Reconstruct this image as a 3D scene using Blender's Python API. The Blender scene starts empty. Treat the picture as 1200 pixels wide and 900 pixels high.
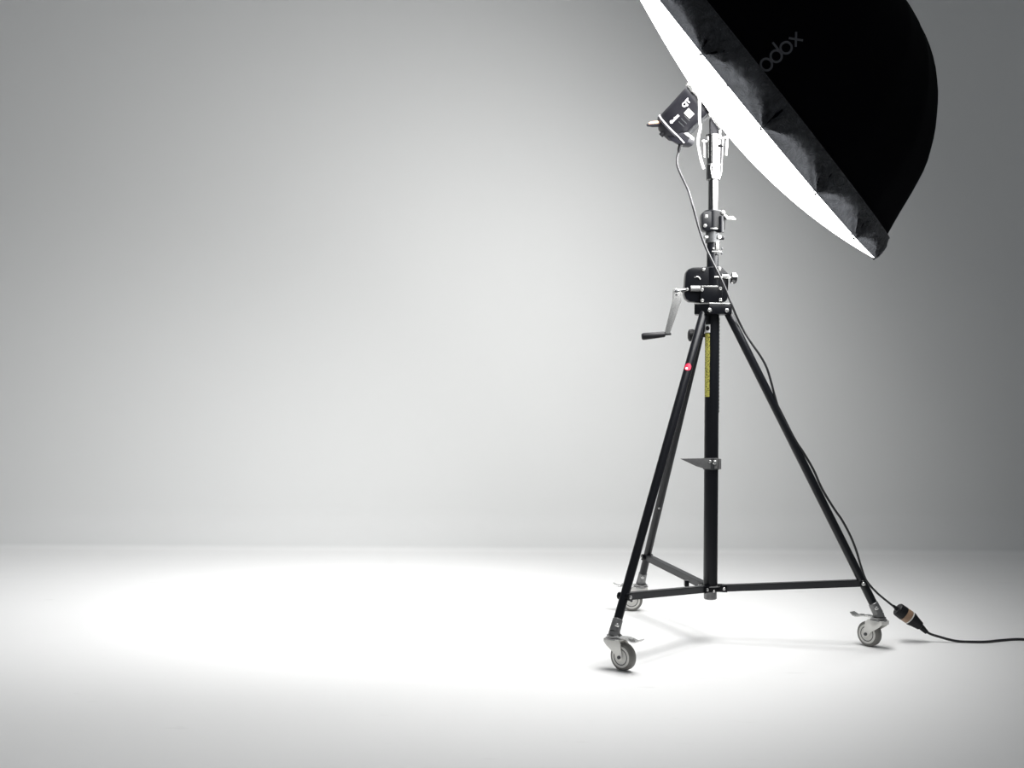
import bpy, bmesh, math, random
import numpy as np
from mathutils import Vector, Matrix
random.seed(4)
S = bpy.context.scene
COL = S.collection
PI = math.pi

# ---------------------------------------------------------------- camera
CAM_H = 1.05
FPX = 1436.5                       # focal length in pixels of a 1200 x 900 frame
PITCH, ROLL = 0.0032, 0.0062
fw = Vector((0, math.cos(PITCH), -math.sin(PITCH)))
up0 = Vector((0, math.sin(PITCH), math.cos(PITCH)))
rt0 = Vector((1, 0, 0))
rt = rt0 * math.cos(ROLL) + up0 * math.sin(ROLL)
up = -rt0 * math.sin(ROLL) + up0 * math.cos(ROLL)
EYE = Vector((0, 0, CAM_H))
cd = bpy.data.cameras.new('camera')
cd.sensor_width = 36.0
cd.lens = FPX / 1200 * 36.0
cam = bpy.data.objects.new('camera', cd)
COL.objects.link(cam)
m = Matrix.Identity(4)
for i in range(3):
    m[i][0], m[i][1], m[i][2], m[i][3] = rt[i], up[i], -fw[i], EYE[i]
cam.matrix_world = m
S.camera = cam

# ---------------------------------------------------------------- world, exposure (the only lamp is the lit umbrella, built below)
LAMP_STRENGTH = 11.7            # glow of the diffuser cloth itself
LAMP_WATTS = (20.0, 22.0)     # soft flash light and narrower core thrown forward by the umbrella
wd = bpy.data.worlds.new('studio_dark')
S.world = wd
wd.use_nodes = True
wd.node_tree.nodes['Background'].inputs[0].default_value = (0.9, 0.95, 1.0, 1)
wd.node_tree.nodes['Background'].inputs[1].default_value = 0.165
S.view_settings.view_transform = 'Standard'
S.view_settings.look = 'None'
S.view_settings.gamma = 1
S.view_settings.use_curve_mapping = False
S.view_settings.exposure = 0.0

# ---------------------------------------------------------------- pixel -> place helpers
def ray(px, py):
    return rt * ((px - 600) / FPX) - up * ((py - 450) / FPX) + fw
def W(px, py, Y):                  # the point on the vertical plane at depth Y
    d = ray(px, py)
    return EYE + d * (Y / d.y)
def G(px, py, z=0.0):              # the point on the floor (or at height z above it)
    d = ray(px, py)
    return EYE + d * ((z - CAM_H) / d.z)

# ---------------------------------------------------------------- materials
def mat(name, col, rough=0.5, metal=0.0, noise=0.0, nscale=40, bump=0.0, emit=0.0, spec=0.5, transl=0.0, coat=0.0):
    ma = bpy.data.materials.new(name)
    ma.use_nodes = True
    nt = ma.node_tree
    b = nt.nodes['Principled BSDF']
    b.inputs['Base Color'].default_value = (*col, 1)
    b.inputs['Roughness'].default_value = rough
    b.inputs['Metallic'].default_value = metal
    b.inputs['Specular IOR Level'].default_value = spec
    b.inputs['Coat Weight'].default_value = coat
    if noise or bump:
        tc = nt.nodes.new('ShaderNodeTexCoord')
        n = nt.nodes.new('ShaderNodeTexNoise')
        n.inputs['Scale'].default_value = nscale
        n.inputs['Detail'].default_value = 5
        nt.links.new(tc.outputs['Object'], n.inputs['Vector'])
        if noise:
            r = nt.nodes.new('ShaderNodeMix'); r.data_type = 'RGBA'
            r.inputs[6].default_value = (*[c * (1 - noise) for c in col], 1)
            r.inputs[7].default_value = (*[min(1, c * (1 + noise)) for c in col], 1)
            nt.links.new(n.outputs['Fac'], r.inputs[0])
            nt.links.new(r.outputs[2], b.inputs['Base Color'])
        if bump:
            bp = nt.nodes.new('ShaderNodeBump')
            bp.inputs['Strength'].default_value = bump
            bp.inputs['Distance'].default_value = 0.002
            nt.links.new(n.outputs['Fac'], bp.inputs['Height'])
            nt.links.new(bp.outputs['Normal'], b.inputs['Normal'])
    if emit:
        b.inputs['Emission Color'].default_value = (*col, 1)
        b.inputs['Emission Strength'].default_value = emit
    if transl:
        t = nt.nodes.new('ShaderNodeBsdfTranslucent')
        t.inputs['Color'].default_value = (*col, 1)
        mx = nt.nodes.new('ShaderNodeMixShader')
        mx.inputs[0].default_value = transl
        nt.links.new(b.outputs[0], mx.inputs[1])
        nt.links.new(t.outputs[0], mx.inputs[2])
        nt.links.new(mx.outputs[0], nt.nodes['Material Output'].inputs['Surface'])
    return ma

M = dict(
    black=mat('black_enamel', (0.005, 0.0055, 0.0075), 0.28, 0, 0.25, 60, 0.03, 0, 0.35),
    black_cast=mat('black_cast_metal', (0.003, 0.0033, 0.0045), 0.28, 0, 0.3, 120, 0.05, 0, 0.2),
    rubber=mat('black_rubber', (0.006, 0.006, 0.0075), 0.5, 0, 0.2, 80, 0, 0, 0.3),
    grey_metal=mat('grey_cast_metal', (0.20, 0.20, 0.20), 0.45, 0.6, 0.25, 90, 0.1),
    dark_metal=mat('dark_grey_metal', (0.065, 0.067, 0.07), 0.4, 0.5, 0.25, 90, 0.1),
    brace=mat('grey_painted_channel', (0.010, 0.0112, 0.0135), 0.4, 0.0, 0.25, 70, 0.08),
    chrome=mat('polished_chrome', (0.22, 0.22, 0.22), 0.08, 1.0, 0.05, 60),
    zinc=mat('bright_zinc', (0.55, 0.55, 0.54), 0.25, 0.85, 0.12, 60),
    fork=mat('white_zinc_fork', (0.74, 0.73, 0.70), 0.4, 0.25, 0.08, 50),
    tyre=mat('grey_rubber_tyre', (0.17, 0.167, 0.155), 0.6, 0, 0.12, 70),
    hub=mat('cream_nylon_hub', (0.66, 0.65, 0.62), 0.45, 0, 0.05, 60),
    canopy=mat('black_canopy_cloth', (0.0012, 0.0012, 0.0022), 0.9, 0, 0.2, 30, 0, 0, 0.05),
    skirt=mat('sheer_grey_black_skirt', (0.085, 0.089, 0.097), 0.4, 0, 0.5, 18, 0.0, 0, 0.4, 0.2),
    logo=mat('faint_grey_print', (0.075, 0.077, 0.087), 0.7, 0, 0.08, 60),
    diffuser=mat('lit_white_diffuser_cloth', (1.0, 0.995, 0.985), 0.9, 0, 0, 1, 0, LAMP_STRENGTH),
    strobe=mat('black_strobe_shell', (0.008, 0.008, 0.0105), 0.4, 0, 0.2, 60, 0.03, 0, 0.2),
    strobe_dark=mat('dark_grey_strobe_cap', (0.014, 0.014, 0.018), 0.4, 0, 0.2, 60, 0.03, 0, 0.2),
    white=mat('white_print', (0.82, 0.82, 0.82), 0.5, 0, 0.03, 60),
    copper=mat('tan_copper_plastic', (0.50, 0.27, 0.17), 0.4, 0.1, 0.12, 60),
    tan=mat('tan_plastic_band', (0.30, 0.19, 0.12), 0.5, 0, 0.2, 90),
    red=mat('red_print', (0.55, 0.02, 0.06), 0.4, 0, 0.05, 60),
    cord=mat('white_tie_cord', (0.85, 0.85, 0.84), 0.6, 0, 0.04, 200),
    cable=mat('black_cable_sheath', (0.016, 0.016, 0.018), 0.33, 0, 0.2, 90),
    silver_lining=mat('silver_lining', (0.7, 0.7, 0.7), 0.4, 0.3, 0.05, 60),
)
def skirt_wrinkles():
    nt = M['skirt'].node_tree; b = nt.nodes['Principled BSDF']; L = nt.links.new
    tc = nt.nodes.new('ShaderNodeTexCoord')
    n = nt.nodes.new('ShaderNodeTexNoise'); n.inputs['Scale'].default_value = 16; n.inputs['Detail'].default_value = 5; n.inputs['Distortion'].default_value = 1.6
    L(tc.outputs['Object'], n.inputs['Vector'])
    v = nt.nodes.new('ShaderNodeTexVoronoi'); v.feature = 'DISTANCE_TO_EDGE'; v.inputs['Scale'].default_value = 22
    mx = nt.nodes.new('ShaderNodeMix'); mx.data_type = 'RGBA'; mx.inputs[0].default_value = 0.15
    L(tc.outputs['Object'], mx.inputs[6]); L(n.outputs['Color'], mx.inputs[7]); L(mx.outputs[2], v.inputs['Vector'])
    ad = nt.nodes.new('ShaderNodeMath'); ad.operation = 'ADD'; L(n.outputs['Fac'], ad.inputs[0]); L(v.outputs['Distance'], ad.inputs[1])
    bp = nt.nodes.new('ShaderNodeBump'); bp.inputs['Strength'].default_value = 1.0; bp.inputs['Distance'].default_value = 0.035
    L(ad.outputs[0], bp.inputs['Height']); L(bp.outputs['Normal'], b.inputs['Normal'])
skirt_wrinkles()
def yellow_scale():
    ma = mat('yellow_scale_print', (0.50, 0.47, 0.10), 0.45, 0, 0.08, 60)
    nt = ma.node_tree; b = nt.nodes['Principled BSDF']
    tc = nt.nodes.new('ShaderNodeTexCoord')
    w = nt.nodes.new('ShaderNodeTexNoise'); w.inputs['Scale'].default_value = 190; w.inputs['Detail'].default_value = 1
    nt.links.new(tc.outputs['Object'], w.inputs['Vector'])
    cr = nt.nodes.new('ShaderNodeValToRGB')
    cr.color_ramp.elements[0].position = 0.52; cr.color_ramp.elements[0].color = (0.50, 0.47, 0.10, 1)
    cr.color_ramp.elements[1].position = 0.60; cr.color_ramp.elements[1].color = (0.10, 0.095, 0.02, 1)
    nt.links.new(w.outputs['Fac'], cr.inputs['Fac'])
    nt.links.new(cr.outputs['Color'], b.inputs['Base Color'])
    return ma
M['yellow'] = yellow_scale()

def painted(name, col, wear, blend=None):
    """matt studio paint with faint scuffs and blotches; blend=(z0,z1,col2): a second paint above the seam"""
    ma = bpy.data.materials.new(name); ma.use_nodes = True
    nt = ma.node_tree; b = nt.nodes['Principled BSDF']; L = nt.links.new
    b.inputs['Roughness'].default_value = 0.62
    b.inputs['Specular IOR Level'].default_value = 0.25
    tc = nt.nodes.new('ShaderNodeTexCoord')
    n1 = nt.nodes.new('ShaderNodeTexNoise'); n1.inputs['Scale'].default_value = 0.9; n1.inputs['Detail'].default_value = 6
    L(tc.outputs['Object'], n1.inputs['Vector'])
    mp = nt.nodes.new('ShaderNodeMapping'); mp.inputs['Scale'].default_value = (5, 14, 5); mp.inputs['Rotation'].default_value = (0, 0, 0.25)
    L(tc.outputs['Object'], mp.inputs['Vector'])
    n2 = nt.nodes.new('ShaderNodeTexNoise'); n2.inputs['Scale'].default_value = 1.1; n2.inputs['Detail'].default_value = 3
    L(mp.outputs['Vector'], n2.inputs['Vector'])
    cr = nt.nodes.new('ShaderNodeValToRGB')
    cr.color_ramp.elements[0].position = 0.69; cr.color_ramp.elements[0].color = (0, 0, 0, 1)
    cr.color_ramp.elements[1].position = 0.76; cr.color_ramp.elements[1].color = (1, 1, 1, 1)
    L(n2.outputs['Fac'], cr.inputs['Fac'])
    a = nt.nodes.new('ShaderNodeMix'); a.data_type = 'RGBA'
    a.inputs[6].default_value = (*[c * (1 - wear) for c in col], 1)
    a.inputs[7].default_value = (*[min(1, c * (1 + wear)) for c in col], 1)
    L(n1.outputs['Fac'], a.inputs[0])
    out = a.outputs[2]
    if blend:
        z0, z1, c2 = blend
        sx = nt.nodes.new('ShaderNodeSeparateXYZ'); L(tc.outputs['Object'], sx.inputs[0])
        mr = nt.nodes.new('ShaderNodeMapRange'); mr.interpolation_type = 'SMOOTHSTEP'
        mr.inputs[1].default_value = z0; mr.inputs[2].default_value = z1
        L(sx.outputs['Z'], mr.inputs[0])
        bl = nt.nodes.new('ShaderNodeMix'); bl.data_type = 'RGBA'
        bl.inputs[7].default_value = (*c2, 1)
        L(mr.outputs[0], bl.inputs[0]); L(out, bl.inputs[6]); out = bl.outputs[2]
    else:
        s = nt.nodes.new('ShaderNodeMix'); s.data_type = 'RGBA'
        mu = nt.nodes.new('ShaderNodeMath'); mu.operation = 'MULTIPLY'; mu.inputs[1].default_value = 0.10
        L(cr.outputs['Color'], mu.inputs[0]); L(mu.outputs[0], s.inputs[0])
        s.inputs[7].default_value = (0.35, 0.34, 0.33, 1)
        L(out, s.inputs[6]); out = s.outputs[2]
    L(out, b.inputs['Base Color'])
    return ma

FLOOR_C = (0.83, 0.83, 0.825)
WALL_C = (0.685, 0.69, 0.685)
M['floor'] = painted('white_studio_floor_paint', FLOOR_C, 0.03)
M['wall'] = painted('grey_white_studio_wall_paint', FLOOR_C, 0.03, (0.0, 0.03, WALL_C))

# ---------------------------------------------------------------- mesh helpers (all shapes are authored in world space)
def V(*a): return Vector(a)
def frame(n):
    n = n.normalized()
    t = V(0, 0, 1) if abs(n.z) < 0.9 else V(1, 0, 0)
    u = n.cross(t).normalized()
    return u, n.cross(u).normalized(), n
def lathe(bm, o, axis, prof, seg=24, ax2=None):
    u, v, n = frame(axis)
    rings = []
    for z, r in prof:
        if r < 1e-6:
            rings.append([bm.verts.new(o + n * z)])
        else:
            rings.append([bm.verts.new(o + n * z + (u * math.cos(2 * PI * k / seg) + v * math.sin(2 * PI * k / seg)) * r) for k in range(seg)])
    for A, B in zip(rings, rings[1:]):
        for k in range(seg):
            k2 = (k + 1) % seg
            if len(A) == 1 and len(B) == 1: break
            if len(A) == 1: bm.faces.new((A[0], B[k2], B[k]))
            elif len(B) == 1: bm.faces.new((A[k], A[k2], B[0]))
            else: bm.faces.new((A[k], A[k2], B[k2], B[k]))
    for R, flip in ((rings[0], True), (rings[-1], False)):
        if len(R) > 1: bm.faces.new(R[::-1] if flip else R)
def cyl(bm, p0, p1, r0, r1=None, seg=20, bev=None):
    r1 = r0 if r1 is None else r1
    d = p1 - p0; L = d.length
    b = min(r0, r1) * 0.12 if bev is None else bev
    lathe(bm, p0, d, [(0, r0 - b), (b, r0), (L - b, r1), (L, r1 - b)], seg)
def tube(bm, pts, r, seg=10, flat=1.0):
    """sweep along pts; r number or list"""
    n = len(pts); rs = r if isinstance(r, (list, tuple)) else [r] * n
    T = [((pts[min(i + 1, n - 1)]) - (pts[max(i - 1, 0)])).normalized() for i in range(n)]
    u, v, _ = frame(T[0]); rings = []
    for i in range(n):
        u = (u - T[i] * u.dot(T[i])).normalized(); v = T[i].cross(u)
        rings.append([bm.verts.new(pts[i] + (u * math.cos(2 * PI * k / seg) + v * math.sin(2 * PI * k / seg) * flat) * rs[i]) for k in range(seg)])
    for A, B in zip(rings, rings[1:]):
        for k in range(seg):
            k2 = (k + 1) % seg
            bm.faces.new((A[k], A[k2], B[k2], B[k]))
    bm.faces.new(rings[0][::-1]); bm.faces.new(rings[-1])
def merge(bm, t, bevel=0.0, bseg=2):
    if bevel: bmesh.ops.bevel(t, geom=t.edges[:], offset=bevel, segments=bseg, affect='EDGES', profile=0.6)
    me = bpy.data.meshes.new('tmp'); t.to_mesh(me); t.free(); bm.from_mesh(me); bpy.data.meshes.remove(me)
def box(bm, c, ax, ay, az, hx, hy, hz, bevel=0.0):
    t = bmesh.new()
    vs = [t.verts.new(c + ax * hx * i + ay * hy * j + az * hz * k) for i in (-1, 1) for j in (-1, 1) for k in (-1, 1)]
    for f in ((0, 1, 3, 2), (4, 6, 7, 5), (0, 4, 5, 1), (2, 3, 7, 6), (0, 2, 6, 4), (1, 5, 7, 3)): t.faces.new([vs[i] for i in f])
    bmesh.ops.recalc_face_normals(t, faces=t.faces[:])
    merge(bm, t, bevel)
def prism(bm, pts, dvec, bevel=0.0):
    """closed outline (list of world points) pushed along dvec"""
    t = bmesh.new()
    A = [t.verts.new(p) for p in pts]; B = [t.verts.new(p + dvec) for p in pts]
    t.faces.new(A); t.faces.new(B[::-1])
    for i in range(len(A)):
        j = (i + 1) % len(A); t.faces.new((A[j], A[i], B[i], B[j]))
    bmesh.ops.recalc_face_normals(t, faces=t.faces[:])
    merge(bm, t, bevel)
def bez(pts, n=8):
    """Catmull-Rom through pts"""
    P = [pts[0] * 2 - pts[1]] + list(pts) + [pts[-1] * 2 - pts[-2]]
    out = []
    for i in range(1, len(P) - 2):
        a, b, c, d = P[i - 1:i + 3]
        for k in range(n):
            t = k / n
            out.append(0.5 * ((2 * b) + (c - a) * t + (2 * a - 5 * b + 4 * c - d) * t * t + (3 * b - a - 3 * c + d) * t ** 3))
    out.append(P[-2]); return out

ROOT = {}
def origin_of(o):
    while o is not None:
        if o.name in ROOT: return ROOT[o.name]
        o = o.parent
    return V(0, 0, 0)
def obj(name, bm, material, parent=None, sharp=35):
    org = origin_of(parent) if parent else V(0, 0, 0)
    bm.normal_update()
    for e in bm.edges:
        if len(e.link_faces) == 2 and e.calc_face_angle(0) > math.radians(sharp): e.smooth = False
    for f in bm.faces: f.smooth = True
    for v in bm.verts: v.co -= org
    me = bpy.data.meshes.new(name); bm.to_mesh(me); bm.free()
    me.materials.append(M[material])
    o = bpy.data.objects.new(name, me); COL.objects.link(o)
    if parent: o.parent = parent
    return o
def thing(name, label, cat, loc):
    o = bpy.data.objects.new(name, None); COL.objects.link(o)
    o.location = loc; o.empty_display_size = 0.05
    o['label'] = label; o['category'] = cat
    ROOT[o.name] = Vector(loc)
    return o
def quick(name, material, parent, fn, *a, sharp=35, **k):
    bm = bmesh.new(); fn(bm, *a, **k); return obj(name, bm, material, parent, sharp)
def bolt(parent, p, n, r=0.0065, h=0.005, material='zinc', name='bolt'):
    bm = bmesh.new(); n = n.normalized()
    lathe(bm, p - n * 0.002, n, [(0, r), (0.002 + h * 0.55, r), (0.002 + h * 0.9, r * 0.72), (0.002 + h, 0)], 10)
    return obj(name, bm, material, parent)

# ================================================================ the setting: seamless cove
X0, X1, Y0, YC, RC, ZT = -9.0, 9.0, -3.5, 7.45, 0.25, 6.0
def build_setting():
    bm = bmesh.new()
    f = [bm.verts.new(p) for p in (V(X0, Y0, 0), V(X1, Y0, 0), V(X1, YC, 0), V(X0, YC, 0), V(X0, Y0, -0.1), V(X1, Y0, -0.1), V(X1, YC, -0.1), V(X0, YC, -0.1))]
    for q in ((0, 1, 2, 3), (7, 6, 5, 4), (4, 5, 1, 0), (5, 6, 2, 1), (6, 7, 3, 2), (7, 4, 0, 3)): bm.faces.new([f[i] for i in q])
    o = obj('floor', bm, 'floor'); o['kind'] = 'structure'; o['label'] = 'white painted studio floor with faint scuffs'
    bm = bmesh.new()
    prof = [(YC + RC * math.sin(t), RC * (1 - math.cos(t))) for t in [PI / 2 * k / 24 for k in range(25)]] + [(YC + RC, ZT)]
    back = [(YC + RC + 0.12, ZT), (YC + RC + 0.12, -0.1), (YC, -0.1)]
    ring = prof + back
    A = [bm.verts.new(V(X0, y, z)) for y, z in ring]; B = [bm.verts.new(V(X1, y, z)) for y, z in ring]
    for i in range(len(ring)):
        j = (i + 1) % len(ring); bm.faces.new((A[i], B[i], B[j], A[j]))
    bm.faces.new(A); bm.faces.new(B[::-1])
    bmesh.ops.recalc_face_normals(bm, faces=bm.faces[:])
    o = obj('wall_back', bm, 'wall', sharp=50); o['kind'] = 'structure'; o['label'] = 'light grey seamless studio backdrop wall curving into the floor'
build_setting()

# ================================================================ wind-up stand
SX, SY = 0.8094, 4.9681            # column foot
PHI = -2.2840
FOOT_R, FOOT_Z = 0.6576, 0.1328
TOP_R, TOP_Z = 0.0613, 1.3303
PXM = FPX / SY
def zc(y):                         # height of image row y on the column axis
    p = V(SX, SY, 0)
    # solve along the axis
    lo, hi = 0.0, 4.0
    for _ in range(40):
        mid = (lo + hi) / 2
        d = V(SX, SY, mid) - EYE
        yy = 450 - FPX * d.dot(up) / d.dot(fw)
        if yy > y: lo = mid
        else: hi = mid
    return lo
def C(z): return V(SX, SY, z)
UX, UY, UZ = V(1, 0, 0), V(0, 1, 0), V(0, 0, 1)
stand = thing('wind_up_stand', 'tall black wind-up tripod stand with crank and three braked casters', 'light stand', (SX, SY, 0))

def column_parts():
    r = 0.0285
    col = quick('column', 'black', stand, cyl, C(zc(691)), C(zc(362)), r, seg=32)
    quick('end_cap', 'grey_metal', stand, cyl, C(zc(702)), C(zc(690)), 0.026, seg=28)
    # print on the left front of the tube
    def strip(bm, y0, y1, a0, a1, rr):
        n = 8; rows = []
        for i in range(n + 1):
            a = a0 + (a1 - a0) * i / n
            d = V(math.cos(a), math.sin(a), 0)
            rows.append([bm.verts.new(C(zc(y)) + d * q) for y in (y0, y1) for q in (rr, rr - 0.003)])
        for A, B in zip(rows, rows[1:]):
            bm.faces.new((A[0], A[2], B[2], B[0])); bm.faces.new((A[1], B[1], B[3], A[3]))
            bm.faces.new((A[0], B[0], B[1], A[1])); bm.faces.new((A[2], A[3], B[3], B[2]))
        bm.faces.new((rows[0][0], rows[0][1], rows[0][3], rows[0][2])); bm.faces.new((rows[-1][0], rows[-1][2], rows[-1][3], rows[-1][1]))
        bmesh.ops.recalc_face_normals(bm, faces=bm.faces[:])
    L = math.radians
    o = quick('scale_sticker', 'yellow', col, strip, 391, 465, L(190), L(243), r + 0.0012)
    o['label'] = 'narrow yellow instruction sticker with dark print'
    o = quick('label_sticker', 'white', col, strip, 380.5, 390, L(196), L(246), r + 0.0012)
    o['label'] = 'small white sticker with a dark round mark'
    bm = bmesh.new()
    a = L(224); d = V(math.cos(a), math.sin(a), 0); p = C(zc(385)) + d * (r + 0.001)
    lathe(bm, p, d, [(0, 0.0095), (0.0015, 0.0095), (0.002, 0)], 16)
    obj('round_mark', bm, 'rubber', col)
    # toothed strip for the winch on the right rear of the tube
    bm = bmesh.new()
    a = L(18); d = V(math.cos(a), math.sin(a), 0); tv = V(-d.y, d.x, 0)
    za, zb = zc(484), zc(372)
    box(bm, C((za + zb) / 2) + d * (r - 0.001), tv, d, UZ, 0.007, 0.002, (zb - za) / 2)
    n = 26
    for i in range(n):
        z = za + (zb - za) * (i + 0.5) / n
        box(bm, C(z) + d * (r + 0.0008), tv, d, UZ, 0.006, 0.0020, (zb - za) / n * 0.28)
    obj('rack_strip', bm, 'black_cast', col)
    # flat clamp with pointed flag
    z0, z1 = zc(550), zc(537)
    bm = bmesh.new(); lathe(bm, C(z0), UZ, [(0, 0.029), (0.0, 0.033), (z1 - z0, 0.033), (z1 - z0, 0.029)], 28)
    cl = obj('flag_clamp', bm, 'dark_metal', stand)
    bm = bmesh.new()
    yd = SY - 0.032
    tri = [W(797.0, 537.5, yd), W(826, 537, yd), W(842.5, 537, yd), W(842.5, 549.5, yd), W(826, 549.5, yd), W(816, 546.5, yd)]
    prism(bm, tri, V(0, 0.006, 0), 0.001)
    fl = obj('flag_plate', bm, 'grey_metal', cl)
    bolt(cl, W(832, 541, yd), V(0, -1, 0), 0.006); bolt(cl, W(837.5, 542, yd), V(0, -1, 0), 0.0085, 0.008)
    box_c = W(843, 543.5, yd + 0.012)
    quick('clamp_lug', 'grey_metal', cl, box, box_c, UX, UY, UZ, 0.005, 0.016, 0.021, 0.001)
    # black lock knob on the left
    zk = zc(393)
    bm = bmesh.new(); o = C(zk) + V(-0.096, 0.01, 0)
    lathe(bm, o, UX, [(0, 0.015), (0.004, 0.024), (0.02, 0.026), (0.028, 0.02), (0.03, 0.008), (0.085, 0.008)], 18)
    obj('lock_knob', bm, 'rubber', stand)
    return col
column_parts()

# ---- legs, braces, casters
ANG = dict(front=PHI, right=PHI + 2 * PI / 3, rear=PHI - 2 * PI / 3)
HEAD = dict(front=math.radians(-43), right=math.radians(128), rear=math.radians(172))
legs = {}
TB = 0.102
def caster(E, psi, tilt_dir):
    """socket under the leg end, swivel, fork, wheel, brake pedal"""
    H = V(math.cos(psi), math.sin(psi), 0); N = V(-H.y, H.x, 0)
    if N.y > 0: N = -N                                     # towards the lens side
    tr = 0.042; Rw = 0.0505
    g = V(E.x, E.y, 0)
    bm = bmesh.new()
    cyl(bm, E + tilt_dir * 0.050, E + tilt_dir * 0.002, 0.0190, 0.0205, 20)
    lathe(bm, g, UZ, [(0.124, 0.022), (0.127, 0.023), (0.133, 0.021), (0.140, 0.0195)], 20)
    ca = obj('caster', bm, 'grey_metal', stand)
    bolt(ca, E + tilt_dir * 0.030 + V(0, -1, 0) * 0.0195, V(0, -1, 0), 0.008, 0.006)
    bm = bmesh.new()
    lathe(bm, g, UZ, [(0.107, 0.026), (0.109, 0.033), (0.114, 0.033), (0.116, 0.029), (0.122, 0.029), (0.126, 0.022)], 24)
    obj('swivel_race', bm, 'chrome', ca)
    # fork
    bm = bmesh.new()
    out = [(-0.031, 0.110), (0.034, 0.110), (0.046, 0.100), (0.047, 0.085), (tr + 0.011, 0.058), (tr + 0.011, 0.044), (tr, 0.038), (tr - 0.011, 0.044), (tr - 0.024, 0.062), (-0.020, 0.086), (-0.032, 0.100)]
    for s in (-1, 1):
        prism(bm, [g + H * x + N * (s * 0.0225 - 0.002) + UZ * z for x, z in out], N * 0.004, 0.0008)
    box(bm, g + H * 0.002 + UZ * 0.108, H, N, UZ, 0.033, 0.0245, 0.003, 0.001)
    box(bm, g + H * -0.029 + UZ * 0.103, H, N, UZ, 0.003, 0.0235, 0.008, 0.001)
    obj('fork', bm, 'fork', ca)
    # wheel
    wc = g + H * tr + UZ * Rw
    bm = bmesh.new()
    lathe(bm, wc - N * 0.0165, N, [(0, 0.038), (0.001, 0.046), (0.005, 0.0497), (0.0165, Rw), (0.028, 0.0497), (0.032, 0.046), (0.033, 0.038)], 36)
    obj('tyre', bm, 'tyre', ca, 50)
    bm = bmesh.new()
    lathe(bm, wc - N * 0.0185, N, [(0, 0.030), (0.0005, 0.035), (0.002, 0.039), (0.035, 0.039), (0.0365, 0.035), (0.0365, 0.032), (0.0358, 0.030), (0.0358, 0.015), (0.037, 0.013), (0.0375, 0.0)], 32)
    obj('wheel', bm, 'hub', ca)
    bm = bmesh.new()
    for sg in (-1, 1): lathe(bm, wc + N * sg * 0.0160, N * sg, [(0, 0.0265), (0, 0.0305), (0.0018, 0.0300), (0.0018, 0.0270), (0, 0.0265)], 32)
    obj('hub_groove', bm, 'dark_metal', ca)
    bm = bmesh.new()
    cyl(bm, wc - N * 0.030, wc + N * 0.030, 0.0065, seg=12)
    obj('axle', bm, 'dark_metal', ca)
    # brake pedal
    bm = bmesh.new()
    pr = [(0.012, 0.117), (0.060, 0.118), (0.094, 0.110), (0.110, 0.112), (0.126, 0.121)]
    hw = [0.015, 0.020, 0.021, 0.020, 0.015]
    t = bmesh.new(); rows = []
    for (x, z), q in zip(pr, hw):
        rows.append([t.verts.new(g + H * x + N * s * q + UZ * (z + dz)) for s in (-1, 1) for dz in (0.0, 0.0045)])
    for A, B in zip(rows, rows[1:]):
        for q in ((0, 1), (1, 3), (3, 2), (2, 0)): t.faces.new((A[q[0]], A[q[1]], B[q[1]], B[q[0]]))
    t.faces.new((rows[0][0], rows[0][2], rows[0][3], rows[0][1])); t.faces.new((rows[-1][0], rows[-1][1], rows[-1][3], rows[-1][2]))
    bmesh.ops.recalc_face_normals(t, faces=t.faces[:])
    merge(bm, t, 0.0006, 1)
    box(bm, g + H * 0.080 + UZ * 0.118, H, N, UZ, 0.008, 0.010, 0.004, 0.001)
    obj('brake_pedal', bm, 'zinc', ca)

zcol = zc(688.5)
for key, a in ANG.items():
    d = V(math.cos(a), math.sin(a), 0)
    E = V(SX, SY, FOOT_Z) + d * FOOT_R
    T = V(SX, SY, TOP_Z) + d * TOP_R
    ld = (T - E).normalized()
    leg = quick('leg', 'black' if key != 'rear' else 'black', stand, cyl, E + ld * 0.02, T + ld * 0.01, 0.0168, seg=20)
    legs[key] = leg
    J = E + (T - E) * TB
    side = UZ.cross(d).normalized()
    # channel-section brace from the collar to the leg
    p0 = V(SX, SY, zcol) + d * 0.047
    p1 = J - d * 0.002
    bd = (p1 - p0); L = bd.length; bd.normalize(); bn = side; bu = bd.cross(bn); bu = -bu if bu.z < 0 else bu
    mid = (p0 + p1) / 2
    bm = bmesh.new()
    s = 1 if bn.y > 0 else -1
    box(bm, mid - bn * s * 0.012, bd, bn, bu, L / 2, 0.0015, 0.0125)
    box(bm, mid + bu * 0.0117, bd, bn, bu, L / 2, 0.0135, 0.0016)
    box(bm, mid - bu * 0.0117, bd, bn, bu, L / 2, 0.0135, 0.0016)
    br = obj('brace', bm, 'brace', stand)
    fr = V(0, -1, 0) if abs(side.y) < 0.2 else (-side if side.y > 0 else side)
    # pivot saddle on the leg
    bm = bmesh.new()
    cyl(bm, J - side * 0.026, J + side * 0.026, 0.014, seg=16)
    obj('pivot_saddle', bm, 'black_cast', br)
    bolt(br, J + fr * 0.026, fr, 0.0075, 0.006)
    caster(E, HEAD[key], ld)
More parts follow.
